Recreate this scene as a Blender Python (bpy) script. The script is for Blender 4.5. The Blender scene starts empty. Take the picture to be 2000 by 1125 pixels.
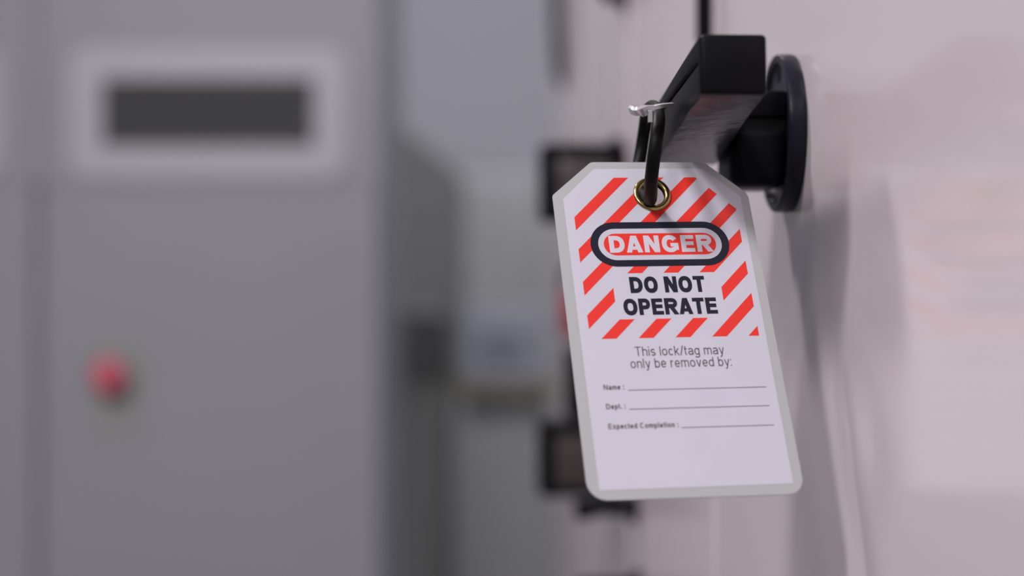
import bpy, bmesh, math, random
from mathutils import Vector, Matrix

C = bpy.context.scene
COL = C.collection
R = math.radians
random.seed(4)

# ------------------------------------------------------------------ camera, world, lights, exposure
CAMZ = 1.5
F = 3400.0                                   # focal length in pixels of the 2000 x 1125 frame
cd = bpy.data.cameras.new('camera')
cam = bpy.data.objects.new('camera', cd)
COL.objects.link(cam)
cam.location = (0, 0, CAMZ)
cam.rotation_euler = (R(90), 0, 0)
cd.sensor_width = 36.0
cd.lens = F / 2000 * 36.0
cd.clip_start = 0.01
cd.dof.use_dof = True
cd.dof.focus_distance = 0.648
cd.dof.aperture_fstop = 3.8
cd.dof.aperture_blades = 0
C.camera = cam

w = bpy.data.worlds.new('room_light')
C.world = w
w.use_nodes = True
w.node_tree.nodes['Background'].inputs[0].default_value = (0.93, 0.95, 1.0, 1)
w.node_tree.nodes['Background'].inputs[1].default_value = 0.20


def area(name, loc, target, sx, sy, power, col=(1, 0.97, 1.0)):
    l = bpy.data.lights.new(name, 'AREA')
    l.shape = 'RECTANGLE'; l.size = sx; l.size_y = sy; l.energy = power; l.color = col
    o = bpy.data.objects.new(name, l); COL.objects.link(o)
    o.location = loc
    o.rotation_euler = (Vector(target) - Vector(loc)).to_track_quat('-Z', 'Y').to_euler()
    return o


area('ceiling_light_far', (-0.93, 1.52, 3.07), (0.08, 0.65, 1.5), 0.22, 0.22, 29, (1, 0.94, 0.98))
area('ceiling_light_near', (-0.92, -0.05, 3.15), (0.08, 0.65, 1.5), 0.26, 0.26, 29, (1, 0.94, 0.98))
area('ceiling_light_behind', (-0.92, -2.25, 3.78), (0.08, 0.65, 1.5), 0.36, 0.36, 30, (1, 0.96, 1.0))
area('fill_light_aisle', (-1.6, -0.6, 3.5), (-0.8, 3.2, 1.3), 0.8, 0.8, 24)  # unseen fill, added to brighten the grey cabinet fronts
area('fill_light_end', (0.0, 3.7, 3.9), (0.0, 5.6, 0.9), 0.8, 0.8, 75)  # unseen fill, added to lift the end cabinet and bench

C.view_settings.view_transform = 'Standard'
C.view_settings.look = 'None'
C.view_settings.gamma = 1.0
C.view_settings.use_curve_mapping = False
C.view_settings.exposure = -0.10
C.cycles.use_denoising = True
C.cycles.max_bounces = 8


# ------------------------------------------------------------------ materials
def mat(name, col, rough=0.5, metal=0.0, bump=0.0, bscale=200.0, var=0.0, vscale=3.0, spec=0.5,
        trans=0.0, alpha=1.0, coat=0.0):
    m = bpy.data.materials.new(name)
    m.use_nodes = True
    nt = m.node_tree; N = nt.nodes; L = nt.links
    b = N['Principled BSDF']
    b.inputs['Base Color'].default_value = (*col, 1)
    b.inputs['Roughness'].default_value = rough
    b.inputs['Metallic'].default_value = metal
    b.inputs['Specular IOR Level'].default_value = spec
    if coat:
        b.inputs['Coat Weight'].default_value = coat
        b.inputs['Coat Roughness'].default_value = 0.12
    tc = N.new('ShaderNodeTexCoord')
    if var:
        n = N.new('ShaderNodeTexNoise'); n.inputs['Scale'].default_value = vscale
        n.inputs['Detail'].default_value = 4
        L.new(tc.outputs['Object'], n.inputs['Vector'])
        mr = N.new('ShaderNodeMapRange')
        mr.inputs['From Min'].default_value = 0.3; mr.inputs['From Max'].default_value = 0.7
        mr.inputs['To Min'].default_value = 1 - var; mr.inputs['To Max'].default_value = 1 + var
        L.new(n.outputs['Fac'], mr.inputs['Value'])
        mx = N.new('ShaderNodeVectorMath'); mx.operation = 'SCALE'
        mx.inputs[0].default_value = col
        L.new(mr.outputs['Result'], mx.inputs['Scale'])
        L.new(mx.outputs['Vector'], b.inputs['Base Color'])
    if bump:
        n = N.new('ShaderNodeTexNoise'); n.inputs['Scale'].default_value = bscale
        n.inputs['Detail'].default_value = 3
        L.new(tc.outputs['Object'], n.inputs['Vector'])
        bp = N.new('ShaderNodeBump'); bp.inputs['Strength'].default_value = bump
        bp.inputs['Distance'].default_value = 0.001
        L.new(n.outputs['Fac'], bp.inputs['Height'])
        L.new(bp.outputs['Normal'], b.inputs['Normal'])
    out = N['Material Output']; sh = b.outputs[0]
    if trans:
        t = N.new('ShaderNodeBsdfTranslucent'); t.inputs['Color'].default_value = (*col, 1)
        ms = N.new('ShaderNodeMixShader'); ms.inputs[0].default_value = trans
        L.new(sh, ms.inputs[1]); L.new(t.outputs[0], ms.inputs[2]); sh = ms.outputs[0]
    if alpha < 1:
        t = N.new('ShaderNodeBsdfTransparent')
        ms = N.new('ShaderNodeMixShader'); ms.inputs[0].default_value = alpha
        L.new(t.outputs[0], ms.inputs[1]); L.new(sh, ms.inputs[2]); sh = ms.outputs[0]
    L.new(sh, out.inputs['Surface'])
    return m


M = dict(
    panel=mat('cream_gloss_paint', (0.56, 0.492, 0.508), 0.15, bump=0.02, bscale=900, var=0.015, vscale=6, spec=0.5),
    seam=mat('door_gap_grey', (0.20, 0.18, 0.18), 0.6),
    trim=mat('grey_gasket', (0.33, 0.33, 0.35), 0.5),
    cab=mat('lilac_grey_paint', (0.335, 0.33, 0.378), 0.45, bump=0.03, bscale=600, var=0.02),
    cabdark=mat('green_grey_paint', (0.28, 0.285, 0.275), 0.5, var=0.05, vscale=4),
    farcab=mat('far_grey_paint', (0.33, 0.33, 0.35), 0.5, var=0.04),
    frame=mat('pale_frame_plastic', (0.50, 0.485, 0.54), 0.4),
    louvre=mat('charcoal_louvre', (0.095, 0.095, 0.097), 0.7, spec=0.1),
    plate=mat('green_grey_plate', (0.33, 0.335, 0.325), 0.5),
    red=mat('red_button_plastic', (0.70, 0.11, 0.17), 0.35),
    black=mat('black_plastic', (0.004, 0.004, 0.006), 0.40, bump=0.10, bscale=700, var=0.1, vscale=60, spec=0.10),
    lever=mat('black_glossy_plastic', (0.012, 0.012, 0.015), 0.27, bump=0.6, bscale=140, spec=0.24),
    disc=mat('black_satin_plastic', (0.007, 0.007, 0.014), 0.34, bump=0.05, bscale=900, spec=0.22),
    rubber=mat('black_rubber', (0.005, 0.005, 0.005), 0.45, spec=0.10),
    dkbox=mat('dark_grey_metal', (0.16, 0.16, 0.16), 0.5),
    dred=mat('dark_red_plastic', (0.25, 0.03, 0.05), 0.4),
    brown_reflection=mat('brown_reflection_gloss', (0.05, 0.038, 0.038), 0.35),  # black gloss with its brownish reflection put into the base colour
    steel=mat('brushed_steel', (0.66, 0.65, 0.66), 0.30, metal=0.7, bump=0.05, bscale=400),
    brass=mat('brass_grommet', (0.40, 0.30, 0.12), 0.20, metal=1, bump=0.04, bscale=800),
    lam=mat('milky_laminate', (0.54, 0.545, 0.55), 0.30, trans=0.18, alpha=0.92),
    paper=mat('white_card', (0.645, 0.63, 0.705), 0.40, trans=0.12, var=0.012, vscale=60),
    pred=mat('red_print', (0.78, 0.035, 0.025), 0.45, spec=0.3),
    pwhite=mat('white_print', (0.62, 0.59, 0.65), 0.45, spec=0.3),
    pblack=mat('black_print', (0.012, 0.012, 0.024), 0.45, spec=0.25),
    pgrey=mat('dark_thin_print', (0.10, 0.055, 0.085), 0.45),
    floor=mat('grey_floor', (0.22, 0.22, 0.22), 0.4, var=0.06, vscale=2),
    wall=mat('pale_grey_wall_paint', (0.41, 0.405, 0.455), 0.7, var=0.02),
    wood=mat('olive_board', (0.18, 0.17, 0.12), 0.5, var=0.1, vscale=10),
    blue=mat('blue_grey_case', (0.29, 0.295, 0.36), 0.45),
)


# ------------------------------------------------------------------ helpers
def obj(name, bm, m, parent=None, mtx=None, smooth=None):
    me = bpy.data.meshes.new(name)
    bmesh.ops.recalc_face_normals(bm, faces=bm.faces[:])
    bm.to_mesh(me); bm.free()
    me.materials.append(m)
    if smooth is not None:
        for p in me.polygons: p.use_smooth = True
        try: me.set_sharp_from_angle(angle=R(smooth))
        except Exception: pass
    o = bpy.data.objects.new(name, me); COL.objects.link(o)
    if parent: o.parent = parent
    if mtx is not None: o.matrix_local = mtx
    return o


def thing(name, label, cat, mtx=None, group=None):
    o = bpy.data.objects.new(name, None); COL.objects.link(o)
    o.empty_display_size = 0.02
    if mtx is not None: o.matrix_world = mtx
    o['label'] = label; o['category'] = cat
    if group: o['group'] = group
    return o


def tag(o, label, cat, group=None):
    o['label'] = label; o['category'] = cat
    if group: o['group'] = group
    return o


def hexa(pts, bev=0.0, seg=2, bm=None):
    """pts: eight corners, four of one end then four of the other, same winding"""
    own = bm is None
    if own: bm = bmesh.new()
    v = [bm.verts.new(p) for p in pts]
    fs = [bm.faces.new([v[i] for i in q]) for q in
          ((0, 1, 2, 3), (7, 6, 5, 4), (0, 4, 5, 1), (1, 5, 6, 2), (2, 6, 7, 3), (3, 7, 4, 0))]
    if bev:
        es = list({e for f in fs for e in f.edges})
        bmesh.ops.bevel(bm, geom=es, offset=bev, segments=seg, affect='EDGES', profile=0.5)
    return bm


def box(x0, x1, y0, y1, z0, z1, bev=0.0, seg=2, bm=None):
    return hexa([(x0, y0, z0), (x1, y0, z0), (x1, y1, z0), (x0, y1, z0),
                 (x0, y0, z1), (x1, y0, z1), (x1, y1, z1), (x0, y1, z1)], bev, seg, bm)


def prism(poly, z0, z1, hole=None, bm=None):
    """outline in xy extruded along z; optional hole (same vertex count rings are bridged)"""
    if bm is None: bm = bmesh.new()
    if hole is None:
        a = [bm.verts.new((x, y, z0)) for x, y in poly]
        b = [bm.verts.new((x, y, z1)) for x, y in poly]
        bm.faces.new(a[::-1]); bm.faces.new(b)
        n = len(a)
        for i in range(n): bm.faces.new((a[i], a[(i + 1) % n], b[(i + 1) % n], b[i]))
        return bm
    n = len(hole)
    assert n == len(poly)
    rings = [[bm.verts.new((x, y, z)) for x, y in P] for P, z in
             ((poly, z0), (poly, z1), (hole, z1), (hole, z0))]
    for k in range(4):
        a, b = rings[k], rings[(k + 1) % 4]
        for i in range(n): bm.faces.new((a[i], a[(i + 1) % n], b[(i + 1) % n], b[i]))
    return bm


def lathe(prof, n=64, close=False, bm=None, off=(0, 0, 0)):
    """profile of (radius, height) pairs turned about z"""
    if bm is None: bm = bmesh.new()
    rings = []
    for r, z in prof:
        if r < 1e-7: rings.append([bm.verts.new((off[0], off[1], off[2] + z))])
        else: rings.append([bm.verts.new((off[0] + r * math.cos(2 * math.pi * i / n),
                                          off[1] + r * math.sin(2 * math.pi * i / n), off[2] + z)) for i in range(n)])
    k = len(rings)
    for j in range(k if close else k - 1):
        a, b = rings[j], rings[(j + 1) % k]
        for i in range(n):
            i2 = (i + 1) % n
            if len(a) == 1 and len(b) == 1: continue
            if len(a) == 1: bm.faces.new((a[0], b[i2], b[i]))
            elif len(b) == 1: bm.faces.new((a[i], a[i2], b[0]))
            else: bm.faces.new((a[i], a[i2], b[i2], b[i]))
    return bm


def spline(pts, closed=False, sub=8):
    P = [Vector(p) for p in pts]; n = len(P); out = []
    for i in range(n if closed else n - 1):
        g = (lambda k: P[k % n]) if closed else (lambda k: P[max(0, min(n - 1, k))])
        a, b, c, d = g(i - 1), g(i), g(i + 1), g(i + 2)
        for s in range(sub):
            t = s / sub
            out.append(0.5 * ((2 * b) + (c - a) * t + (2 * a - 5 * b + 4 * c - d) * t * t + (3 * b - a - 3 * c + d) * t ** 3))
    if not closed: out.append(P[-1])
    return out


def tube(pts, r, closed=False, n=16, bm=None):
    if bm is None: bm = bmesh.new()
    k = len(pts); rings = []
    up = Vector((0.31, 0.2, 0.93))
    for i in range(k):
        a = pts[(i - 1) % k] if closed else pts[max(0, i - 1)]
        b = pts[(i + 1) % k] if closed else pts[min(k - 1, i + 1)]
        t = (b - a).normalized()
        if i == 0: nrm = t.cross(Vector((1, 0.1, 0))).normalized()
        else: nrm = (nrm - t * nrm.dot(t)).normalized()
        bn = t.cross(nrm)
        rings.append([bm.verts.new(pts[i] + r * (math.cos(2 * math.pi * j / n) * nrm + math.sin(2 * math.pi * j / n) * bn)) for j in range(n)])
    for i in range(k if closed else k - 1):
        a, b = rings[i], rings[(i + 1) % k]
        for j in range(n): bm.faces.new((a[j], a[(j + 1) % n], b[(j + 1) % n], b[j]))
    if not closed:
        bm.faces.new(rings[0][::-1]); bm.faces.new(rings[-1])
    return bm


def at(px, py, D):
    """a place in the room seen at that direction and distance along +Y"""
    return Vector(((px - 1000) / F * D, D, CAMZ - (py - 562.5) / F * D))


# ------------------------------------------------------------------ room
def struct(name, bm, m):
    o = obj(name, bm, m); o['kind'] = 'structure'; return o


struct('floor', box(-4, 3, -0.6, 7.2, -0.1, 0), M['floor'])
struct('wall_back', box(-4, 3, 7.2, 7.3, 0, 3.9), M['wall'])
struct('wall_left', box(-4.1, -4, -0.6, 7.3, 0, 3.9), M['wall'])

# ------------------------------------------------------------------ right row of switchgear cabinets
PH = R(-2.5)                                                   # heading of the cabinet fronts
DV = Vector((math.sin(PH), math.cos(PH), 0))                   # along the fronts, away
TV = -DV
NV = Vector((-math.cos(PH), math.sin(PH), 0))                  # out of the fronts, to the left
PX0, PSL = 0.1469, -0.0437                                     # door plane X = PX0 + PSL*D


def panel_pt(D, z): return Vector((PX0 + PSL * D, D, z))


def panel_mtx(D, z):
    o = panel_pt(D, z)
    return Matrix(((TV.x, 0, NV.x, o.x), (TV.y, 0, NV.y, o.y), (0, 1, 0, o.z), (0, 0, 0, 1)))


seams = [0.06, 0.915, 1.31, 1.70, 2.12]
row_labels = ['cream gloss cabinet nearest the camera, carrying the tagged rotary switch',
              'second cream cabinet of the right row, just beyond the door gap below the tag',
              'third cream cabinet of the right row, behind the tag with blurred black switches',
              'last cream cabinet of the right row, at its far left end']
for i in range(4):
    a, b = seams[i], seams[i + 1]
    t = thing('switchgear_cabinet', row_labels[i], 'cabinet', panel_mtx(a, 0), 'right row of cream cabinets')
    L = (b - a) / math.cos(PH)
    # local: x toward camera, y up, z out of the door
    obj('cabinet_body', box(-L + .0005, -.0005, 0.0, 2.25, -0.62, -0.022, 0.002), M['panel'], t)
    obj('door', box(-L + 0.0048, -0.0048, 0.10, 2.20, -0.020, 0.0, 0.0025, 3), M['panel'], t)
    obj('door_gasket', box(-L + 0.0015, -0.0015, 0.08, 2.22, -0.0218, -0.0150), M['seam'], t)
    obj('plinth', box(-L + .001, -.001, 0.0, 0.075, -0.0215, -0.012), M['trim'], t)


hz = at(0, 78, 0.925).z
first = bpy.data.objects['switchgear_cabinet.001']
hm = first.matrix_world.inverted() @ panel_mtx(0.928, hz)
obj('hinge', tube([Vector((0, 0, 0)), Vector((0, .002, 0)), Vector((0, .12, 0)), Vector((0, .122, 0))], 0.0044, n=20), M['black'], first,
    hm @ Matrix.Translation((0, 0, 0.0040)), smooth=50)['label'] = 'black hinge barrel'
# ------------------------------------------------------------------ rotary switches
def make_switch(label, D, z, ang, group=None):
    t = thing('rotary_switch', label, 'switch', panel_mtx(D, z), group)
    # base disc with a raised rim
    obj('base_disc', lathe([(0, 0.0052), (0.0285, 0.0052), (0.0292, 0.0068), (0.0312, 0.0074), (0.0322, 0.0068),
                            (0.0326, 0.0055), (0.0326, 0.0012), (0.0322, 0.0), (0, 0.0)], 96), M['disc'], t, smooth=40)
    for sx, sy in ((0, 0.0245),):
        s = obj('screw_recess', lathe([(0.0034, 0.0050), (0.0034, 0.0056), (0.0026, 0.0056), (0.0020, 0.0053), (0, 0.0053)], 24,
                                      off=(sx, sy, 0)), M['rubber'], t, smooth=40)
    # hub: lower and upper block with a groove between
    obj('hub', box(-0.019, 0.019, -0.0232, 0.0020, 0.0050, 0.0282, 0.0050, 4), M['black'], t, smooth=50)
    obj('hub_cap', box(-0.018, 0.018, 0.0050, 0.0158, 0.0050, 0.0300, 0.0012, 2), M['black'], t, smooth=50)
    obj('hub_core', box(-0.0165, 0.0165, -0.004, 0.010, 0.0050, 0.0300, 0.001, 1), M['rubber'], t)
    # lever (own frame so it can turn about the shaft)
    x0, x1 = -0.016, 0.1205
    lo = -0.0103

    def slit(x): return 0.0068 + (0.0018 - 0.0068) * (x - x0) / (x1 - x0)
    e = 0.0004
    body = hexa([(x0, lo, 0.0288), (x0, lo, 0.0560), (x0, slit(x0) - e, 0.0560), (x0, slit(x0) - e, 0.0288),
                 (x1, lo, 0.0337), (x1, lo, 0.0560), (x1, slit(x1) - e, 0.0560), (x1, slit(x1) - e, 0.0337)], 0.0009, 3)
    lev = obj('lever', body, M['lever'], t, Matrix.Rotation(ang, 4, 'Z'), smooth=50)
    lev.data.materials.append(M['black'])
    for p in lev.data.polygons:
        if p.normal.z > 0.9: p.material_index = 1
    top = hexa([(x0 - .001, slit(x0) + e, 0.0284), (x0 - .001, slit(x0) + e, 0.0572), (x0 - .001, 0.0103, 0.0572), (x0 - .001, 0.0103, 0.0284),
                (x1 + .0004, slit(x1) + e, 0.0333), (x1 + .0004, slit(x1) + e, 0.0566), (x1 + .0004, 0.0103, 0.0566), (x1 + .0004, 0.0103, 0.0333)], 0.0011, 3)
    obj('lever_top_plate', top, M['black'], lev, smooth=50)
    obj('lever_end_cap', hexa([(x1 - .002, lo - .0002, 0.0330), (x1 - .002, lo - .0002, 0.0568), (x1 - .002, 0.0106, 0.0568), (x1 - .002, 0.0106, 0.0330),
                (x1 + .002, lo - .0002, 0.0334), (x1 + .002, lo - .0002, 0.0562), (x1 + .002, 0.0106, 0.0562), (x1 + .002, 0.0106, 0.0334)], 0.0016, 4), M['black'], lev, smooth=50)
    obj('lever_core', box(x0 + .002, x1 - .0012, -0.003, 0.008, 0.0360, 0.0545), M['rubber'], lev)
    return t


make_switch('large black rotary switch with long lever, the danger tag hanging from it', 0.72, CAMZ + 0.0638, R(6.1))


def lock_box(label, D, z, knob):
    t = thing('lock_box', label, 'box', panel_mtx(D, z), 'black lock boxes on the third cream cabinet')
    h, L = 0.0300, 0.020
    obj('housing', box(-L, L, -h, h, 0.0, 0.066, 0.004, 3), M['black'], t, smooth=50)
    obj('face_plate', box(L + .0002, L + 0.0022, -h + .008, h - .010, 0.010, 0.054, 0.0015, 2), M['brown_reflection'], t, smooth=50)  # near face of the black box, brown stands for its reflection
    obj('top_rim', box(L + .0002, L + .006, h - .009, h, 0.002, 0.064, 0.002, 2), M['black'], t, smooth=50)
    for sz in knob:
        obj('hinge_knob', lathe([(0, .010), (.0035, .010), (.005, .008), (.005, -.008), (.0035, -.010), (0, -.010)], 20), M['black'], t,
            Matrix.Translation((L + .004, h - .005, sz)) @ Matrix.Rotation(R(90), 4, 'X'), smooth=50)


lock_box('blurred black lock box above and behind the upper left corner of the danger tag', 1.36, at(0, 360, 1.36).z, (0.008,))
lock_box('blurred black lock box behind the lower left edge of the danger tag', 1.38, at(0, 892, 1.38).z, (0.010,))


# ------------------------------------------------------------------ small things on the far doors
def latch(label, D, z):
    t = thing('door_latch', label, 'latch', panel_mtx(D, z), 'black latches low on the third cream cabinet')
    obj('latch_base', lathe([(0, 0.006), (0.011, 0.006), (0.012, 0.005), (0.012, 0)], 32), M['black'], t, smooth=40)
    obj('latch_bar', box(-0.0065, 0.0065, -0.006, 0.006, 0.004, 0.042, 0.002), M['black'], t, smooth=50)
    obj('latch_grip', box(-0.009, 0.009, -0.0085, 0.0055, 0.032, 0.046, 0.003), M['black'], t, smooth=50)


latch('small black latch sticking out just below the bottom edge of the tag', 1.27, CAMZ - (990 - 562.5) / F * 1.27)
latch('small black latch cut off by the bottom of the picture', 1.25, CAMZ - (1146 - 562.5) / F * 1.25)


def rod(label, D, z0, z1, r, hook):
    t = thing('pull_handle', label, 'handle', panel_mtx(D, z0), 'black pull handles high on the cream cabinets')
    H = z1 - z0
    if hook:
        pts = [(0, 0.000, 0.0), (0, 0.004, 0.004), (0, 0.02, 0.0055), (0, 0.060, 0.008), (0, H - 0.03, 0.012), (0, H - 0.01, 0.009), (0, H, 0.0)]
    else:
        pts = [(0, 0.0, 0.0), (0, 0.004, 0.016), (0, 0.03, 0.020), (0, H - 0.03, 0.020), (0, H - 0.004, 0.016), (0, H, 0.0)]
    obj('grip', tube(spline(pts, sub=6), r, n=16), M['black'], t, smooth=60)
    for p in (pts[0], pts[-1]):
        obj('handle_foot', lathe([(0, 0.005), (r * 1.7, 0.005), (r * 1.9, 0.0035), (r * 1.9, 0)], 24, off=(p[0], p[1], 0)), M['black'], t, smooth=40)


rod('long blurred black pull handle at the far end of the cream cabinets', 2.0, at(0, 155, 2.0).z, at(0, 155, 2.0).z + 0.30, 0.0062, True)
rod('black pull handle whose end just shows at the top, left of the lever', 1.34, at(0, -2, 1.34).z, at(0, -2, 1.34).z + 0.22, 0.0050, False)

# red padlock between the two far switches, mostly behind the tag
t = thing('padlock', 'blurred red padlock peeping out behind the left edge of the danger tag', 'padlock', panel_mtx(1.62, at(0, 610, 1.62).z))
obj('lock_body', box(-0.012, 0.012, -0.022, 0.020, 0.004, 0.031, 0.004, 3), M['dred'], t, smooth=50)
obj('shackle', tube(spline([(0, 0.018, 0.010), (0, 0.034, 0.010), (0, 0.042, 0.014), (0, 0.045, 0.019), (0, 0.042, 0.024), (0, 0.034, 0.028), (0, 0.018, 0.028)], sub=5), 0.0026, n=12), M['rubber'], t, smooth=60)
obj('hasp', box(-0.003, 0.003, 0.036, 0.046, 0.0, 0.022, 0.001), M['black'], t)
t = thing('terminal_box', 'narrow black box below the red padlock, behind the tag', 'box', panel_mtx(1.52, at(0, 750, 1.52).z))
obj('box_body', box(-0.018, 0.018, -0.034, 0.034, 0.0, 0.030, 0.003, 2), M['black'], t, smooth=50)
obj('box_lid', box(-0.016, 0.016, -0.031, 0.031, 0.0305, 0.034, 0.0015, 2), M['black'], t, smooth=50)

# ------------------------------------------------------------------ left row of grey cabinets facing the camera
CY = 3.2
PITCH = 668 / F * CY


def grille_window(cx, t, full=True):
    w2, h2 = 270 / F * CY, 130 / F * CY
    cz = at(0, 221, CY).z
    iw, ih = 205 / F * CY, 65 / F * CY

    def rrect(cx, cz, hw, hh, r, n=8):
        P = []
        for k, (sx, sz) in enumerate(((1, 1), (-1, 1), (-1, -1), (1, -1))):
            for i in range(n):
                a = math.pi / 2 * k + math.pi / 2 * i / (n - 1)
                P.append((cx + sx * (hw - r) + r * math.cos(a), cz + sz * (hh - r) + r * math.sin(a)))
        return P
    rot = Matrix(((1, 0, 0, 0), (0, 0, 1, 0), (0, 1, 0, 0), (0, 0, 0, 1)))
    fr = prism(rrect(0, 0, w2, h2, 0.040), -0.006, 0.0, hole=rrect(0, 0, iw, ih, 0.006))
    bmesh.ops.transform(fr, matrix=Matrix.Translation((cx, 0, cz)) @ rot, verts=fr.verts)
    f = obj('window_frame', fr, M['frame'], t, smooth=40)
    obj('grille_backing', box(cx - iw, cx + iw, -0.004, -0.001, cz - ih, cz + ih), M['louvre'], t)
    n = 9
    for i in range(n):
        z = cz - ih + (i + 0.5) * 2 * ih / n
        hh = ih / n * 0.62
        obj('louvre_slat', hexa([(cx - iw + .001, -0.009, z - hh), (cx + iw - .001, -0.009, z - hh), (cx + iw - .001, -0.0075, z - hh), (cx - iw + .001, -0.0075, z - hh),
                                 (cx - iw + .001, -0.0055, z + hh), (cx + iw - .001, -0.0055, z + hh), (cx + iw - .001, -0.0042, z + hh), (cx - iw + .001, -0.0042, z + hh)]), M['louvre'], f)


row2 = ['large lilac-grey cabinet with a framed dark grille and a red button',
        'grey cabinet at the left picture edge, only its door edge and frame corner in view',
        'grey cabinet outside the left picture edge, mirrored faintly in the gloss doors',
        'outermost grey cabinet of the left row, seen only in reflections']
for i in range(4):
    cx = (410 - 1000) / F * CY - i * PITCH
    t = thing('control_cabinet', row2[i], 'cabinet', Matrix.Translation((cx, CY, 0)), 'left row of grey cabinets')
    hw = PITCH / 2
    zt = at(0, 368, CY).z
    obj('cabinet_body', box(-hw + .0005, hw - .0005, 0.0005, 0.62, 0.0, 2.30, 0.004), M['cab'], t)
    obj('upper_panel', box(-hw + .0015, hw - .0015, -0.014, 0.0, zt + 0.0035, 2.28, 0.001), M['cab'], t)
    d = obj('door', box(-hw + .020, hw - .004, -0.016, 0.0, 0.12, zt + 0.002, 0.002, 3), M['cab'], t)
    grille_window(0, t)
    for ch in t.children:
        if ch.name.split('.')[0] in ('window_frame', 'grille_backing'): ch.location.y = -0.0145
    obj('plinth', box(-hw + .002, hw - .002, -0.010, 0.0, 0.0, 0.11), M['trim'], t)

# emergency stop on the door of the first one
e = at(226, 732, CY)
t = thing('emergency_stop', 'round red mushroom push button on a small plate on the grey cabinet door', 'button',
          Matrix(((1, 0, 0, e.x), (0, 0, -1, CY - 0.0162), (0, 1, 0, e.z), (0, 0, 0, 1))))
obj('label_plate', box(-0.052, 0.062, -0.110, 0.066, 0.0, 0.003, 0.001), M['plate'], t)
obj('shade_collar', lathe([(0, 0.026), (0.024, 0.026), (0.028, 0.020), (0.030, 0.003), (0, 0.003)], 48, off=(0, -0.004, 0)), M['louvre'], t, smooth=40)  # collar kept dark and set low to stand in for the head's shadow
obj('mushroom_head', lathe([(0, 0.060), (0.012, 0.059), (0.022, 0.056), (0.029, 0.050), (0.032, 0.043), (0.031, 0.037), (0.026, 0.034), (0.014, 0.033), (0.012, 0.026), (0, 0.026)], 48), M['red'], t, smooth=50)

# ------------------------------------------------------------------ aisle behind
a0 = at(782, 0, 3.86); b0 = at(903, 0, 5.60)
hd = math.atan2(b0.x - a0.x, b0.y - a0.y)
AM = Matrix.Translation((a0.x, a0.y, 0)) @ Matrix.Rotation(-hd, 4, 'Z')
LEN = (Vector((b0.x, b0.y)) - Vector((a0.x, a0.y))).length
ZT = CAMZ + 0.375
lab = ['dark green-grey cabinet right behind the large grey one', 'dark green-grey cabinet in the middle of the aisle side',
       'dark green-grey cabinet at the far end of the aisle side']
for i in range(3):
    t = thing('side_cabinet', lab[i], 'cabinet', AM @ Matrix.Translation((0, i * LEN / 3, 0)), 'side cabinets along the aisle')
    l = LEN / 3
    obj('cabinet_body', box(-0.55, -0.0125, 0.001, l - .001, 0.0, ZT, 0.004), M['cabdark'], t)
    obj('door', box(-0.012, 0.006, 0.006, l - .006, 0.10, ZT - 0.02, 0.004), M['cabdark'], t)
c = at(812, 675, 4.0)
t = thing('control_box', 'blurred dark box on the side cabinets right of the grey cabinet', 'box',
          AM @ Matrix.Translation((0.0065, 0.16, c.z)))
obj('box_body', box(0, 0.070, -0.12, 0.16, -0.085, 0.080, 0.006), M['dkbox'], t)
obj('box_cover', box(0.0705, 0.077, -0.11, 0.15, -0.075, 0.070, 0.003), M['louvre'], t)

xa, xb = at(895, 0, 5.66).x, 0.34
t = thing('end_cabinet', 'wide pale grey cabinet across the far end of the aisle', 'cabinet', Matrix.Translation((xa, 5.66, 0)))
obj('cabinet_body', box(0, xb - xa, 0.001, 0.5, 0, ZT, 0.004), M['farcab'], t)
hwd = (xb - xa) / 2
for k in range(2):
    d = obj('door', box(0.006 + k * hwd, hwd - .006 + k * hwd, -0.018, 0, 0.1, ZT - 0.02, 0.004), M['farcab'], t)

bx0, bx1 = at(885, 0, 4.75).x, 0.135
zb = at(0, 752, 4.75).z
t = thing('workbench', 'blurred bench with an olive board top and grey front in the aisle', 'bench', Matrix.Translation((bx0, 4.75, 0)))
wd = bx1 - bx0
obj('board_top', box(0, wd, 0, 0.55, zb - 0.030, zb, 0.004), M['wood'], t)
obj('front_panel', box(0.03, wd - 0.01, 0.03, 0.05, 0.06, zb - 0.0305), M['farcab'], t)
for x in (0.004, wd - 0.034):
    for y in (0.0, 0.50):
        obj('leg', box(x, x + 0.028, y + .001, y + 0.029, 0, zb - 0.0305), M['trim'], t)
t = thing('instrument_case', 'blue-grey instrument case standing on the olive bench top', 'case', Matrix.Translation((bx0 + 0.02, 4.83, zb)))
obj('case_body', box(0, 0.235, 0, 0.26, 0.003, 0.19, 0.012, 3), M['blue'], t)
obj('case_lid', box(0.004, 0.231, 0.004, 0.256, 0.191, 0.215, 0.008, 3), M['blue'], t)
obj('case_handle', tube(spline([(0.07, -0.001, 0.12), (0.07, -0.02, 0.12), (0.165, -0.02, 0.12), (0.165, -0.001, 0.12)], sub=5), 0.005, n=10), M['black'], t)

# ------------------------------------------------------------------ stroke lettering
def arc(cx, cy, rx, ry, a0, a1, n=18, p=2.25):
    out = []
    for i in range(n + 1):
        a = R(a0 + (a1 - a0) * i / n); c, s = math.cos(a), math.sin(a)
        out.append((cx + rx * math.copysign(abs(c) ** (2 / p), c), cy + ry * math.copysign(abs(s) ** (2 / p), s)))
    return out


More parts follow.
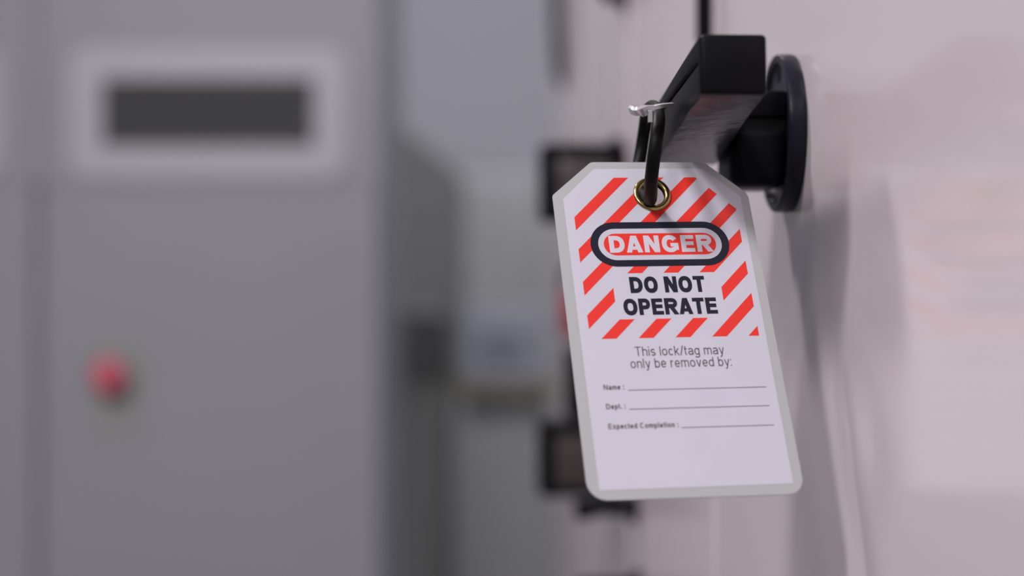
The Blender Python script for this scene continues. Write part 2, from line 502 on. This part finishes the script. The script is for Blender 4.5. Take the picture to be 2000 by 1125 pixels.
def glyph(ch, w, cw):
    """(advance box width, strokes); cap height 1; a stroke is (points, clip box or None)"""
    h = w / 2; X = 0.73                    # x height
    wd = {'D': .78, 'A': .84, 'N': .78, 'G': .84, 'E': .68, 'R': .80, 'O': .84, 'T': .70, 'P': .70, 'C': .80, 'X': .7,
          'h': .58, 'i': w, 's': .54, 'l': w, 'o': .62, 'c': .56, 'k': .56, '/': .32, 't': .30, 'a': .60, 'g': .60, 'm': .92,
          'y': .58, 'n': .58, 'b': .60, 'e': .60, 'r': .36, 'v': .58, 'd': .60, ':': w, '.': w, 'p': .60, 'x': .56, ' ': .24}[ch]
    if w > .18 and ch in 'DANGEROTP': wd += .06
    W = wd
    S = []
    st = lambda *p, clip=None: S.append((list(p), clip))
    if ch == 'D':
        st((h, 0), (h, 1)); b = .42 * W
        S.append(([(0, 1 - h), (b, 1 - h)] + arc(b, .5, W - h - b, .5 - h, 90, -90) + [(0, h)], None))
    elif ch == 'A':
        q = w * 1.06
        for s in (0, 1):
            x0, x1 = q / 2, W / 2 - q * .06
            p0, p1 = (x0 - (x1 - x0) * .3, -.3), (x1 + (x1 - x0) * .3, 1.3)
            if s: p0, p1 = (W - p0[0], p0[1]), (W - p1[0], p1[1])
            st(p0, p1, clip=(-1, 0, 9, 1))
        y = .16 + w * .38; S.append(([(q * .5 + .1, y), (W - q * .5 - .1, y)], None, w * .74))
    elif ch == 'N':
        st((h, 0), (h, 1)); st((W - h, 0), (W - h, 1))
        a, b = Vector((h * 1.1, 1)), Vector((W - h * 1.1, 0)); d = (b - a) * .3
        st(tuple(a - d), tuple(b + d), clip=(0, 0, W, 1))
    elif ch in 'OC':
        S.append((arc(W / 2, .5, W / 2 - h, .5 - h + .012, 0 if ch == 'O' else 42, 360 if ch == 'O' else 318, 40), None))
    elif ch == 'G':
        S.append((arc(W / 2, .5, W / 2 - h, .5 - h + .012, 34, 316, 34), None))
        st((W - h, .13), (W - h, .54))
        S.append(([(W * .52, .54 - w * .4), (W, .54 - w * .4)], None, w * .8))
    elif ch == 'E':
        st((h, 0), (h, 1)); q = w * .86
        for y, x in ((q / 2, W), (.515, W * .94), (1 - q / 2, W * .98)): S.append(([(0, y), (x, y)], None, q))
    elif ch in 'RP':
        st((h, 0), (h, 1)); b = .55 * W; lo = .40 if ch == 'R' else .345; q = w * .86
        S.append(([(0, 1 - q / 2), (b, 1 - q / 2)] + arc(b, (1 - q / 2 + lo + q / 2) / 2, (W - h - b) * (.96 if ch == 'R' else 1), (1 - lo - q) / 2, 90, -90) + [(0, lo + q / 2)], None, w * .93))
        if ch == 'R':
            st((W * .42, .58), (W * 1.0 - h * 1.0 + .06, -.08), clip=(0, 0, 9, .5))
    elif ch == 'T':
        st((W / 2, 0), (W / 2, 1)); S.append(([(0, 1 - w * .43), (W, 1 - w * .43)], None, w * .86))
    elif ch in 'h':
        st((h, 0), (h, 1)); S.append((arc(W / 2, X - .24, W / 2 - h, .24 - h, 180, 0) + [(W - h, 0)], None))
    elif ch == 'n':
        st((h, 0), (h, X)); S.append((arc(W / 2, X - .24, W / 2 - h, .24 - h, 180, 0) + [(W - h, 0)], None))
    elif ch == 'm':
        st((h, 0), (h, X)); q = (W - w) / 4
        for c in (h + q, h + 3 * q): S.append((arc(c, X - .2, q, .2 - h, 180, 0) + [(c + q, 0)], None))
    elif ch == 'r':
        st((h, 0), (h, X)); S.append((arc(W * .98, X - .26, W - h, .26 - h, 180, 95), None))
    elif ch == 'i':
        st((h, 0), (h, X)); st((h, 1 - w * 1.1), (h, 1))
    elif ch == 'l': st((h, 0), (h, 1))
    elif ch == '/': st((0.0, -.02), (W, 1.02))
    elif ch == 't':
        S.append(([(W * .42, .95), (W * .42, .16)] + arc(W * .42 + .14, .16, .14, .16 - h, 180, 270, 8), None)); st((0, X - h), (W, X - h))
    elif ch == 'o':
        S.append((arc(W / 2, X / 2, W / 2 - h, X / 2 - h, 0, 360, 36), None))
    elif ch == 'c':
        S.append((arc(W / 2, X / 2, W / 2 - h, X / 2 - h, 40, 320, 30), None))
    elif ch == 'e':
        S.append((arc(W / 2, X / 2, W / 2 - h, X / 2 - h, 2, 322, 34), None)); st((h, X / 2), (W - h * .5, X / 2))
    elif ch in 'bdpg':
        S.append((arc(W / 2, X / 2, W / 2 - h, X / 2 - h, 0, 360, 36), None))
        if ch == 'b': st((h, 0), (h, 1))
        if ch == 'd': st((W - h, 0), (W - h, 1))
        if ch == 'p': st((h, -.27), (h, X))
        if ch == 'g': S.append(([(W - h, X), (W - h, -.06)] + arc(W / 2, -.08, W / 2 - h, .17, 0, -160, 14), None))
    elif ch == 'a':
        S.append(([(W - h, 0), (W - h, X - .22)] + arc(W / 2, X - .22, W / 2 - h, .22 - h, 0, 160, 14), None))
        S.append((arc(W * .46, .22, W * .46 - h, .22 - h, 90, 300, 18) + [(W - h, .18)], None)); st((W * .46, .44 - h), (W - h, .47 - h))
    elif ch == 's':
        q = (X - w) / 4
        S.append((arc(W / 2, X - h - q, W / 2 - h, q, 30, 270, 18) + arc(W / 2, h + q, W / 2 - h, q, 90, -150, 18)[1:], None))
    elif ch == 'k':
        st((h, 0), (h, 1)); st((h, .26), (W - h, X)); st((W * .36, .42), (W - h * .8, 0))
    elif ch == 'v': st((h * .8, X), (W / 2, 0)); st((W - h * .8, X), (W / 2, 0))
    elif ch == 'y': st((h * .8, X), (W / 2 + .01, 0)); S.append(([(W - h * .8, X), (W / 2 - .02, -.12), (W / 2 - .10, -.23), (W * .12, -.24)], None))
    elif ch == 'x': st((h, X), (W - h, 0)); st((W - h, X), (h, 0))
    elif ch == ':': st((h, 0), (h, w * 1.1)); st((h, X - w * 1.1), (h, X))
    elif ch == '.': st((h, 0), (h, w * 1.1))
    return W, S


def clip_poly(P, box):
    for ax, sgn, lim in ((0, 1, box[0]), (1, 1, box[1]), (0, -1, box[2]), (1, -1, box[3])):
        Q = []
        for i in range(len(P)):
            a, b = P[i - 1], P[i]
            ia, ib = sgn * (a[ax] - lim) >= 0, sgn * (b[ax] - lim) >= 0
            if ia != ib:
                t = (lim - a[ax]) / (b[ax] - a[ax]); Q.append((a[0] + (b[0] - a[0]) * t, a[1] + (b[1] - a[1]) * t))
            if ib: Q.append(b)
        P = Q
        if not P: return P
    return P


def ribbon(pts, w):
    P = [Vector(p) for p in pts]; n = len(P); Lf = []; Rt = []
    closed = (P[0] - P[-1]).length < 1e-5
    for i in range(n):
        if closed and i in (0, n - 1): a, b = P[-2], P[1]; p = P[0]
        else: a, b = P[max(0, i - 1)], P[min(n - 1, i + 1)]; p = P[i]
        d0 = (p - a).normalized() if (p - a).length > 1e-9 else None
        d1 = (b - p).normalized() if (b - p).length > 1e-9 else None
        d0 = d0 or d1; d1 = d1 or d0
        t = (d0 + d1).normalized(); k = 1 / max(0.5, t.dot(d1))
        nn = Vector((-t.y, t.x)) * (w / 2 * k)
        Lf.append(p + nn); Rt.append(p - nn)
    return [[tuple(Lf[i]), tuple(Rt[i]), tuple(Rt[i + 1]), tuple(Lf[i + 1])] for i in range(n - 1)]


KERN = {'DA': -.05, 'AN': -.03, 'NG': .02, 'GE': .03, 'AT': -.06, 'RA': -.04}


def text_bm(s, left, right, base, cap, w, z, gap=.11):
    """text laid between left and right, baseline base (y up), cap height cap; metres"""
    polys = []; x = 0
    for k_, ch in enumerate(s):
        W, S = glyph(ch, w, 1)
        for st in S:
            ww = st[2] if len(st) > 2 else w
            for q in ribbon(st[0], ww):
                if st[1]: q = clip_poly(q, st[1])
                if len(q) > 2: polys.append([(a + x, b) for a, b in q])
        x += W + gap + (KERN.get(s[k_:k_ + 2], 0) if w > .18 else 0)
    tot = x - gap
    bm = bmesh.new(); sx = (right - left) / tot
    for k, q in enumerate(polys):
        vs = [bm.verts.new((left + a * sx, base + b * cap, z + (k % 60) * 4e-7)) for a, b in q]
        try: bm.faces.new(vs)
        except ValueError: pass
    bmesh.ops.recalc_face_normals(bm, faces=bm.faces[:])
    for f in bm.faces:
        if f.normal.z < 0: f.normal_flip()
    return bm


# ------------------------------------------------------------------ the danger tag (millimetres on the tag: x right, y down from the grommet)
mm = 0.001
TX = Vector((0.98571, 0.16768, 0.01594)).normalized()
TY = Vector((-0.09237, 0.45898, 0.88363)); TY = (TY - TX * TY.dot(TX)).normalized()
TZ = TX.cross(TY)
TO = Vector((0.05282, 0.65777, CAMZ + 0.03511))
TM = Matrix(((TX.x, TY.x, TZ.x, TO.x), (TX.y, TY.y, TZ.y, TO.y), (TX.z, TY.z, TZ.z, TO.z), (0, 0, 0, 1)))
tg = thing('lockout_tag', 'white and red striped DANGER DO NOT OPERATE tag hanging from the black lever', 'tag', TM)


def rounded(corners, n=6):
    """corners: (x, y, r); polygon with rounded corners"""
    out = []; k = len(corners)
    for i in range(k):
        p = Vector(corners[i][:2]); r = corners[i][2]
        a = (Vector(corners[i - 1][:2]) - p).normalized(); b = (Vector(corners[(i + 1) % k][:2]) - p).normalized()
        if r <= 0: out.append(tuple(p)); continue
        half = math.acos(max(-1, min(1, a.dot(b)))) / 2
        d = r / math.tan(half)
        c = p + (a + b).normalized() * (r / math.sin(half))
        s, e = p + a * d - c, p + b * d - c
        a0 = math.atan2(s.y, s.x); da = math.atan2(e.y, e.x) - a0
        while da > math.pi: da -= 2 * math.pi
        while da < -math.pi: da += 2 * math.pi
        for j in range(n): out.append((c.x + r * math.cos(a0 + da * j / (n - 1)), c.y + r * math.sin(a0 + da * j / (n - 1))))
    return out


def ray_ring(poly, m, r):
    """resample the outline by angle about the grommet so it can be bridged to the round hole"""
    angs = sorted({round(math.atan2(y, x), 6) for x, y in poly} | {round(-math.pi + 2 * math.pi * i / m, 6) for i in range(m)})
    O, I = [], []
    for a in angs:
        d = Vector((math.cos(a), math.sin(a))); best = None
        for i in range(len(poly)):
            p, q = Vector(poly[i - 1]), Vector(poly[i]); e = q - p
            den = d.x * e.y - d.y * e.x
            if abs(den) < 1e-12: continue
            t = (p.x * e.y - p.y * e.x) / den; s = (p.x * d.y - p.y * d.x) / den
            if t > 0 and -1e-6 <= s <= 1 + 1e-6: best = t if best is None else max(best, t)
        O.append((d.x * best, d.y * best)); I.append((d.x * r, d.y * r))
    return O, I


def MMp(P): return [(x * mm, y * mm) for x, y in P]


outer = rounded([(-22.0, 14.5, 3), (22.4, 14.2, 5), (37.6, 0.0, 5), (38.9, -122.0, 6), (-38.5, -121.6, 7), (-38.3, 0.0, 1.5)])
O_, I_ = ray_ring(outer, 64, 5.0)
lam = prism(MMp(O_), -0.35 * mm, 0.35 * mm, hole=MMp(I_))
obj('laminate_sleeve', lam, M['lam'], tg)['label'] = 'milky grey plastic border'
pap = rounded([(-21.3, 11.4, .3), (21.2, 11.4, 1), (34.4, -1.0, 1), (35.2, -118.0, .3), (-34.2, -118.0, .3), (-34.4, -1.6, .3)], 3)
O_, I_ = ray_ring(pap, 64, 5.0)
obj('card_insert', prism(MMp(O_), 0.36 * mm, 0.42 * mm, hole=MMp(I_)), M['paper'], tg)['label'] = 'white card face'
# brass grommet, torus-like flange
prof = []
for i in range(14):
    a = 2 * math.pi * i / 14
    prof.append((6.05 * mm + 1.25 * mm * math.cos(a), 0.55 * mm + 0.85 * mm * math.sin(a)))
g = lathe(prof, 64, close=True)
lathe([(4.85 * mm, .6 * mm), (4.85 * mm, -1.0 * mm), (7.0 * mm, -1.0 * mm), (7.0 * mm, -.6 * mm), (5.0 * mm, -.6 * mm), (5.0 * mm, .6 * mm)], 64, close=True, bm=g)
obj('grommet', g, M['brass'], tg, smooth=60)['label'] = 'brass eyelet'

z1, z2, z3, z4 = 0.45 * mm, 0.48 * mm, 0.51 * mm, 0.54 * mm


# stripes: 45 degree bands clipped to the printed field, its cut corner and the wording window
def half(P, nx, ny, c):
    """keep nx*x + ny*y <= c"""
    Q = []
    for i in range(len(P)):
        a, b = P[i - 1], P[i]
        da, db = nx * a[0] + ny * a[1] - c, nx * b[0] + ny * b[1] - c
        if (da <= 0) != (db <= 0):
            t = da / (da - db); Q.append((a[0] + (b[0] - a[0]) * t, a[1] + (b[1] - a[1]) * t))
        if db <= 0: Q.append(b)
    return Q


def sarea(P): return abs(sum(P[i - 1][0] * P[i][1] - P[i][0] * P[i - 1][1] for i in range(len(P)))) / 2


for k in range(9):
    lo = -21.4 + 13.72 * k
    P = [(-31.1, -7.5), (31.8, -7.5), (32.2, 60.2), (-30.8, 60.2)]
    P = half(P, -1, -1, -lo); P = half(P, 1, 1, lo + 5.6); P = half(P, 1, -1, 25.4)
    if len(P) < 3: continue
    # window x -19.8..21, y 33.6..52.5 taken out: above, below, left and right of it
    pieces = [half(P, 0, 1, 33.6), half(P, 0, -1, -52.5)]
    mid = half(half(P, 0, -1, -33.6), 0, 1, 52.5)
    if len(mid) > 2: pieces += [half(mid, 1, 0, -19.8), half(mid, -1, 0, -21.0)]
    # pieces that touch are one printed stripe
    bands = []
    for q in pieces:
        if len(q) < 3 or sarea(q) < 0.6: continue
        ys = [p[1] for p in q]; xs = [p[0] for p in q]
        bands.append((q, min(xs), max(xs), min(ys), max(ys)))
    groups = []
    for b in bands:
        for gr in groups:
            if any(b[1] <= c[2] + .01 and c[1] <= b[2] + .01 and b[3] <= c[4] + .01 and c[3] <= b[4] + .01 and
                   not ((b[2] <= -19.7 and c[1] >= 20.9) or (c[2] <= -19.7 and b[1] >= 20.9)) for c in gr):
                gr.append(b); break
        else: groups.append([b])
    for gr in groups:
        bm = bmesh.new()
        for b in gr:
            rest = b[0]; cut = []
            if min(math.hypot(*p) for p in b[0]) < 40:             # the eyelet opening is cut out of the print
                for j in range(24):
                    a = 2 * math.pi * j / 24; c_, s_ = math.cos(a), math.sin(a)
                    o_ = half(rest, -c_, -s_, -5.1)
                    if len(o_) > 2 and sarea(o_) > 1e-4: cut.append(o_)
                    rest = half(rest, c_, s_, 5.1)
                    if len(rest) < 3: break
            else: cut = [rest]
            for q in cut: bm.faces.new([bm.verts.new((x * mm, -y * mm, z1)) for x, y in q])
        # keep the stripe off the eyelet opening: the opening is cut below
        for f in bm.faces:
            f.normal_update()
            if f.normal.z < 0: f.normal_flip()
        obj('printed_stripe', bm, M['pred'], tg)


def stadium(x0, x1, y0, y1, n=24):
    r = (y1 - y0) / 2; cy = (y0 + y1) / 2
    return [(x1 - r + r * math.cos(a), cy + r * math.sin(a)) for a in [R(-90 + 180 * i / n) for i in range(n + 1)]] + \
           [(x0 + r + r * math.cos(a), cy + r * math.sin(a)) for a in [R(90 + 180 * i / n) for i in range(n + 1)]]


def flat(P, z):
    bm = bmesh.new(); f = bm.faces.new([bm.verts.new((x * mm, -y * mm, z)) for x, y in P]); f.normal_update()
    if f.normal.z < 0: f.normal_flip()
    return bm


obj('oval_border', flat(stadium(-26.2, 26.8, 12.0, 30.8), z2), M['pblack'], tg)
obj('oval_field', flat(stadium(-23.3, 23.9, 14.8, 28.1), z3), M['paper'], tg)
obj('oval_centre', flat(stadium(-21.2, 21.7, 16.9, 26.1), z4), M['pred'], tg)


def words(s, l, r, base, cap, wt, z, m, gap=.11, label=None):
    o = obj('lettering', text_bm(s, l * mm, r * mm, -base * mm, cap * mm, wt, z, gap), m, tg)
    if label: o['label'] = label
    return o


words('DANGER', -19.2, 20.2, 25.0, 7.15, .265, z4 + .03 * mm, M['pwhite'], .125, 'white word DANGER')
words('DO NOT', -13.5, 14.9, 41.85, 6.7, .27, z1, M['pblack'], .10, 'bold black words DO NOT')
words('OPERATE', -17.0, 18.2, 50.9, 6.7, .27, z1, M['pblack'], .09, 'bold black word OPERATE')
words('This lock/tag may', -15.0, 18.0, 67.35, 3.75, .12, z1, M['pgrey'], .14)
words('only be removed by:', -17.3, 20.1, 72.1, 3.75, .12, z1, M['pgrey'], .14)
words('Name :', -28.2, -20.8, 80.3, 2.05, .20, z1, M['pgrey'], .14)
words('Dept. :', -28.2, -21.2, 87.75, 2.05, .20, z1, M['pgrey'], .14)
words('Expected Completion :', -28.3, -3.0, 95.35, 2.05, .20, z1, M['pgrey'], .14)
for x0, y0, x1, y1 in ((-19.4, 80.65, 31.5, 80.75), (-20.0, 88.0, 31.4, 88.1), (-2.0, 95.6, 31.9, 95.65)):
    obj('writing_line', flat([(x0, y0 - .14), (x1, y1 - .14), (x1, y1 + .14), (x0, y0 + .14)], z1), M['pgrey'], tg)

# ------------------------------------------------------------------ black cord loop and steel tab
pts = [(1269, 391, .6545), (1272, 350, .6400), (1278, 300, .6350), (1285, 250, .6380), (1285, 222, .6470), (1275, 208, .6620),
       (1264, 219, .6790), (1259, 250, .6880), (1253, 290, .6900), (1248, 330, .6860), (1253, 372, .6740)]
lp = spline([at(*p) for p in pts], True, 8)
lo_ = obj('cord_loop', tube(lp, 0.0025, True, 20), M['rubber'], smooth=70)
tag(lo_, 'black rubber-coated loop threaded through the brass eyelet of the tag', 'loop')

# steel tab: a bent strip pushed into the slit of the lever
cl = [(1230, 214, .6340), (1240, 217, .6330), (1252, 218, .6320), (1262, 215, .6320), (1275, 210.5, .6330), (1292, 206.5, .6350), (1314, 204.5, .6400)]
cs = spline([at(*p) for p in cl], False, 12)
bm = bmesh.new(); prev = None; n = len(cs)
for i, p in enumerate(cs):
    u = i / (n - 1)
    t = (cs[min(n - 1, i + 1)] - cs[max(0, i - 1)]).normalized()
    side = t.cross(Vector((0, 0, 1))).normalized()
    tw = R(34) * max(0, 1 - u * 3.0)                     # the free end is twisted towards the viewer
    up = side.cross(t).normalized()
    tw = tw + R(72) * min(1, max(0, u * 3 - .7))
    a = side * math.cos(tw) + up * math.sin(tw); b = -side * math.sin(tw) + up * math.cos(tw)
    hw_ = 0.0032 * (0.55 + 0.45 * min(1, u * 7)) if u < .3 else 0.0030 - 0.0023 * min(1, (u - .3) * 2.5)
    th = 0.0006
    ring = [bm.verts.new(p + a * sx * hw_ + b * sy * th) for sx, sy in ((-1, -1), (1, -1), (1, 1), (-1, 1))]
    if prev:
        for j in range(4): bm.faces.new((prev[j], prev[(j + 1) % 4], ring[(j + 1) % 4], ring[j]))
    else: bm.faces.new(ring[::-1])
    prev = ring
bm.faces.new(prev)
ct = thing('steel_clip', 'small bent steel clip holding the black loop to the lever', 'clip', Matrix.Translation(at(1270, 212, .66)))
o = obj('clip_strip', bm, M['steel'], ct, smooth=50); o.matrix_parent_inverse = ct.matrix_world.inverted()
q0 = at(1270, 215, .6315)
bm = box(-0.0009, 0.0009, -0.0004, 0.0004, -0.0045, 0.0, 0.0003, 2)
bmesh.ops.translate(bm, vec=q0 - Vector((0, 0, 0.0)), verts=bm.verts)
o = obj('clip_prong', bm, M['steel'], ct); o.matrix_parent_inverse = ct.matrix_world.inverted()
